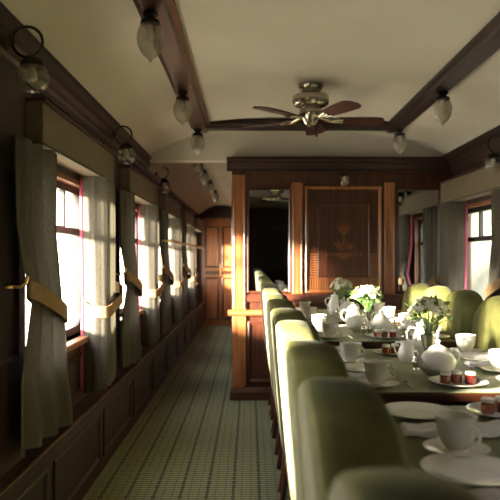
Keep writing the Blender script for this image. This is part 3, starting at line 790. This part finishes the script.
def make_teapot():
    t = thing('teapot', '', 'teapot')
    bm = B(); lathe(bm, [(0, .001), (.04, 0), (.045, .006), (.06, .02), (.069, .042), (.068, .062), (.056, .083), (.040, .096), (.034, .10)], n=36); obj('pot_body', bm, 'china', t, smooth=70)
    bm = B(); lathe(bm, [(.036, .10), (.034, .105), (.022, .113), (.008, .118), (.006, .123), (.011, .129), (.009, .137), (0, .139)], n=28); obj('lid', bm, 'china', t, smooth=True)
    bm = B(); tube(bm, [(-.058, 0, .035), (-.078, 0, .05), (-.088, 0, .075), (-.103, 0, .098)], [.017, .012, .009, .008], 12); obj('spout', bm, 'china', t, smooth=True)
    bm = B(); tube(bm, [(.05, 0, .085), (.075, 0, .094), (.094, 0, .082), (.096, 0, .058), (.082, 0, .038), (.062, 0, .033)], .0055, 10); obj('handle', bm, 'china', t, smooth=True)
    return t
def make_jug():
    t = thing('milk_jug', '', 'jug')
    bm = B(); lathe(bm, [(0, .001), (.026, 0), (.03, .006), (.038, .024), (.040, .04), (.033, .062), (.026, .078), (.030, .095), (.0285, .095), (.024, .078), (.03, .06), (0, .05)], n=28, cap=False)
    for v in bm.verts:
        if v.co.z > .07 and v.co.x < -.018: v.co.x -= .014*(v.co.z-.07)/.025; v.co.z += .006
    obj('jug_body', bm, 'china', t, smooth=70)
    bm = B(); tube(bm, [(.026, 0, .085), (.045, 0, .088), (.056, 0, .07), (.05, 0, .045), (.038, 0, .035)], .004, 8); obj('handle', bm, 'china', t, smooth=True)
    return t
def make_pot():
    t = thing('coffee_pot', '', 'coffee pot')
    bm = B(); lathe(bm, [(0, .001), (.034, 0), (.038, .006), (.050, .03), (.054, .055), (.046, .085), (.034, .112), (.030, .125), (.034, .132)], n=32); obj('pot_body', bm, 'china', t, smooth=70)
    bm = B(); lathe(bm, [(.035, .132), (.03, .14), (.012, .15), (.006, .156), (.01, .163), (0, .169)], n=24); obj('lid', bm, 'china', t, smooth=True)
    bm = B(); tube(bm, [(-.045, 0, .05), (-.064, 0, .075), (-.068, 0, .105), (-.082, 0, .125)], [.013, .009, .007, .006], 10); obj('spout', bm, 'china', t, smooth=True)
    bm = B(); tube(bm, [(.036, 0, .115), (.062, 0, .118), (.078, 0, .095), (.074, 0, .065), (.052, 0, .05)], .005, 10); obj('handle', bm, 'china', t, smooth=True)
    return t
def make_cruet():
    t = thing('salt_shaker', '', 'shaker')
    bm = B(); lathe(bm, [(0, .001), (.013, 0), (.014, .004), (.009, .012), (.016, .024), (.018, .036), (.012, .048)], n=20); obj('shaker_body', bm, 'silver', t, smooth=True)
    bm = B(); lathe(bm, [(.013, .048), (.014, .054), (.009, .062), (.003, .066), (.004, .070), (0, .073)], n=20); obj('shaker_cap', bm, 'silver', t, smooth=True)
    return t
def make_jar(mt):
    t = thing('jam_jar', '', 'jam jar')
    bm = B(); lathe(bm, [(0, .001), (.017, 0), (.0195, .004), (.0195, .026), (.016, .031)], n=10); obj('jam', bm, mt, t, smooth=30)
    bm = B(); lathe(bm, [(.0175, .031), (.0185, .032), (.0185, .041), (.016, .043), (0, .043)], n=20); obj('lid', bm, 'lid', t, smooth=True)
    return t
def blossom(bm, c, nrm, r, rr):
    nrm = nrm.normalized(); a = nrm.orthogonal().normalized(); b = nrm.cross(a)
    for lay, (np_, sc, lift) in enumerate(((6, 1, .25), (5, .7, .6), (4, .4, .9))):
        for k in range(np_):
            th = 2*PI*k/np_+lay*.4+rr.uniform(-.1, .1); d = a*math.cos(th)+b*math.sin(th); s = nrm.cross(d)
            R_ = r*sc
            P = [c, c+d*R_*.45+s*R_*.30+nrm*R_*lift*.5, c+d*R_*.95+s*R_*.22+nrm*R_*lift, c+d*R_*1.08+nrm*R_*lift*1.05, c+d*R_*.95-s*R_*.22+nrm*R_*lift, c+d*R_*.45-s*R_*.30+nrm*R_*lift*.5]
            top = [bm.verts.new(p) for p in P]; bt = [bm.verts.new(p-nrm*.0012) for p in P]
            bm.faces.new(top); bm.faces.new(list(reversed(bt)))
            for i in range(6): bm.faces.new((top[i], bt[i], bt[(i+1) % 6], top[(i+1) % 6]))
def make_bouquet(seed, W=.075, H=.10, nb=17):
    rr = random.Random(seed)
    t = thing('flower_vase', '', 'flower vase')
    bm = B(); lathe(bm, [(0, .001), (.03, 0), (.032, .004), (.012, .012), (.009, .03), (.018, .05), (.026, .075), (.028, .10), (.034, .118), (.0325, .118), (.026, .10), (.024, .076), (.016, .054), (0, .045)], n=28, flute=8, famp=.04, cap=False); obj('vase', bm, 'silver', t, smooth=70)
    C0 = Vector((0, 0, .125)); CC = Vector((0, 0, .12+H*.75))
    bm = B(); ends = []
    for k in range(nb+8):
        # spread on a dome
        th = k*2.39996; f = (k+.5)/(nb+8); ph = math.acos(1-f*1.25)
        p = CC+Vector((math.cos(th)*math.sin(ph)*W, math.sin(th)*math.sin(ph)*W, math.cos(ph)*H*.62))*rr.uniform(.82, 1.12)
        ends.append(p); m_ = (C0+p)/2+Vector((0, 0, .01)); tube(bm, [(0, 0, .07), C0.lerp(m_, .5), m_, p], .0016, 5)
    obj('stems', bm, 'stem', t)
    bm = B()
    for k in range(90):
        th = rr.uniform(0, 2*PI); ph = rr.uniform(.2, 2.1); R_ = rr.uniform(.5, 1.08)
        p = CC+Vector((math.cos(th)*math.sin(ph)*W, math.sin(th)*math.sin(ph)*W, math.cos(ph)*H*.55))*R_
        d = (p-CC+Vector((rr.uniform(-.03, .03), rr.uniform(-.03, .03), rr.uniform(-.02, .03)))).normalized(); s = d.cross(Vector((rr.uniform(-1, 1), rr.uniform(-1, 1), rr.uniform(-1, 1)))).normalized()
        l = rr.uniform(.022, .042); w = l*.28; nrm = d.cross(s)
        P = [p, p+d*l*.35+s*w, p+d*l*.7+s*w*.8-nrm*.002, p+d*l-nrm*.006, p+d*l*.7-s*w*.8-nrm*.002, p+d*l*.35-s*w]
        tp = [bm.verts.new(q) for q in P]; bt = [bm.verts.new(q-nrm*.0008) for q in P]
        bm.faces.new(tp); bm.faces.new(list(reversed(bt)))
        for i in range(6): bm.faces.new((tp[i], bt[i], bt[(i+1) % 6], tp[(i+1) % 6]))
    obj('foliage', bm, 'leaf', t)
    for k in range(nb):
        p = ends[k]; bm = B(); blossom(bm, p, (p-CC)+Vector((0, 0, .02)), rr.uniform(.021, .031), rr)
        y = rr.random() < .07
        o = obj('blossom', bm, 'petal_yellow' if y else 'petal', t)
        if y: o['label'] = 'yellow blossom'
    return t
for k, (x, y, w, sd, W, H) in {'A': (.735, 5.06, 'small bouquet of white flowers in a silver vase on the farthest table', 11, .075, .115), 'B': (.732, 3.92, 'bouquet of white flowers and green leaves in a silver vase on the third table', 12, .085, .11), 'C': (.775, 2.74, 'large loose bouquet of white lilies and leaves behind the teapot on the second table', 13, .082, .11)}.items():
    o = make_bouquet(sd, W, H); o.location = (x, y, TZ); o.rotation_euler = (0, 0, R.uniform(0, 6)); tag(o, w, 'flower vase', 'flower vases down the tables')
def dish(x, y, w, rot=0.0):
    place('plate', mk_plate, 'plate', (x, y, TZ), 0, 'white plate carrying jam jars, '+w, 'white jam plates')
    for i, (dx, dy, mt) in enumerate(((-.045, .0, 'jam_amber'), (.0, .015, 'jam_amber'), (.042, -.005, 'jam_red'))):
        place('jar'+mt, (lambda m_=mt: make_jar(m_)), 'jam jar', (x+dx, y+dy, TZ+.0075), R.uniform(-1, 1)+PI, {0: 'left amber marmalade jar on the jam plate, ', 1: 'middle amber marmalade jar on the jam plate, ', 2: 'red jam jar on the jam plate, '}[i]+w, 'little jam jars')
dish(.735, 2.225, 'front of the second table'); dish(.675, 2.92, 'rear of the second table')
dish(.755, 3.52, 'front of the third table'); dish(.73, 4.14, 'rear of the third table')
dish(.745, 4.68, 'front of the farthest table'); dish(.725, 1.80, 'nearest table')
def centre(k, tp, jg, pt, cr1):
    W = TN[k]
    place('teapot', make_teapot, 'teapot', (*tp, TZ), .35, 'round white china teapot on the '+W, 'white teapots')
    place('jug', make_jug, 'jug', (*jg, TZ), 2.6, 'small white milk jug on the '+W, 'white milk jugs')
    place('pot', make_pot, 'coffee pot', (*pt, TZ), 2.9, 'tall white china coffee pot on the '+W, 'white coffee pots')
    for i, (dx, dy) in enumerate(((0, 0), (.04, .03))):
        place('cruet', make_cruet, 'shaker', (cr1[0]+dx, cr1[1]+dy, TZ), 0, ('left' if i == 0 else 'right')+' silver shaker of the pair on the '+W, 'silver shakers')
centre('C', (.722, 2.42), (.672, 2.70), (.825, 3.0), (.665, 2.52))
centre('B', (.775, 3.74), (.66, 3.86), (.66, 4.02), (.665, 3.68))
centre('A', (.755, 4.86), (.66, 4.98), (.705, 5.25), (.67, 4.83))

# ------------------------------------------------------------------ outside
bm = B(); box(bm, -60, 60, -60, 60, -1.25, -1.2); o = struct('ground', bm, 'field')
bm = B(); n = 24
def bankz(x, y): return -1.2+8.0*min(1, max(0, (x-4.2)/7.5))**.8+.25*math.sin(y*.9+x)+.12*math.sin(y*2.3)
V = [[bm.verts.new((3.6+i*.45, -14+j*1.0, bankz(3.6+i*.45, -14+j*1.0) if i > 1 else -1.25)) for j in range(50)] for i in range(n)]
for i in range(n-1):
    for j in range(49): bm.faces.new((V[i][j], V[i+1][j], V[i+1][j+1], V[i][j+1]))
o = obj('grassy_embankment', bm, 'bank', smooth=80); o['kind'] = 'structure'

# ------------------------------------------------------------------ world, sun, camera
w = bpy.data.worlds.new('World'); SC.world = w; w.use_nodes = True; nt = w.node_tree; nt.nodes.clear()
out = nt.nodes.new('ShaderNodeOutputWorld'); bg = nt.nodes.new('ShaderNodeBackground')
tc = N(nt, 'ShaderNodeTexCoord'); sp = N(nt, 'ShaderNodeSeparateXYZ'); L(nt, tc.outputs['Generated'], sp.inputs[0])
rp = ramp(nt, [(.44, (.62,.58,.42)), (.50, (1.0,.91,.76)), (.60, (1.0,.96,.90)), (1.0, (.85,.88,.95))])
mr = N(nt, 'ShaderNodeMapRange'); mr.inputs[1].default_value = -1; mr.inputs[2].default_value = 1
L(nt, sp.outputs[2], mr.inputs[0]); L(nt, mr.outputs[0], rp.inputs[0]); L(nt, rp.outputs[0], bg.inputs[0])
ms = N(nt, 'ShaderNodeMapRange'); ms.interpolation_type = 'SMOOTHSTEP'; ms.inputs[1].default_value = -.7; ms.inputs[2].default_value = .6
ms.inputs[3].default_value = 13.0; ms.inputs[4].default_value = 7.5     # sky brighter towards the low sun
L(nt, sp.outputs[0], ms.inputs[0]); L(nt, ms.outputs[0], bg.inputs[1])
L(nt, bg.outputs[0], out.inputs[0])

sun = bpy.data.lights.new('low_sun', 'SUN'); sun.energy = 100; sun.angle = math.radians(8); sun.color = (1.0, .87, .66)
so = bpy.data.objects.new('low_sun', sun); COL.objects.link(so)
az = math.radians(60); el = math.radians(11)
dv = Vector((math.sin(az)*math.cos(el), math.cos(az)*math.cos(el), -math.sin(el)))
so.rotation_euler = dv.to_track_quat('-Z', 'Y').to_euler(); so.location = (-12, -12, 6)

def portal(x, c, s):
    l = bpy.data.lights.new('window_portal', 'AREA'); l.shape = 'RECTANGLE'; l.size = 1.1; l.size_y = .85
    l.cycles.is_portal = True
    o = bpy.data.objects.new('window_portal', l); COL.objects.link(o); o.location = (x, c, (ZS+ZT)/2)
    o.rotation_euler = Vector((s, 0, 0)).to_track_quat('-Z', 'Z').to_euler()
for c in LW: portal(XL-.11, c, 1)
for c in RW: portal(XR+.11, c, -1)

cam = bpy.data.cameras.new('camera'); co = bpy.data.objects.new('camera', cam); COL.objects.link(co)
co.location = (0, 0, EYE); co.rotation_euler = (PI/2, 0, 0)
cam.sensor_width = 36; cam.lens = 630/500*36; cam.shift_y = 8/500; cam.clip_start = .02; cam.clip_end = 200
cam.dof.use_dof = True; cam.dof.focus_distance = 2.9; cam.dof.aperture_fstop = 3.5
SC.camera = co
SC.view_settings.view_transform = 'Standard'; SC.view_settings.look = 'None'; SC.view_settings.gamma = 1
SC.view_settings.exposure = 0.58; SC.view_settings.use_curve_mapping = False
SC.cycles.max_bounces = 10; SC.cycles.diffuse_bounces = 6; SC.cycles.transparent_max_bounces = 16
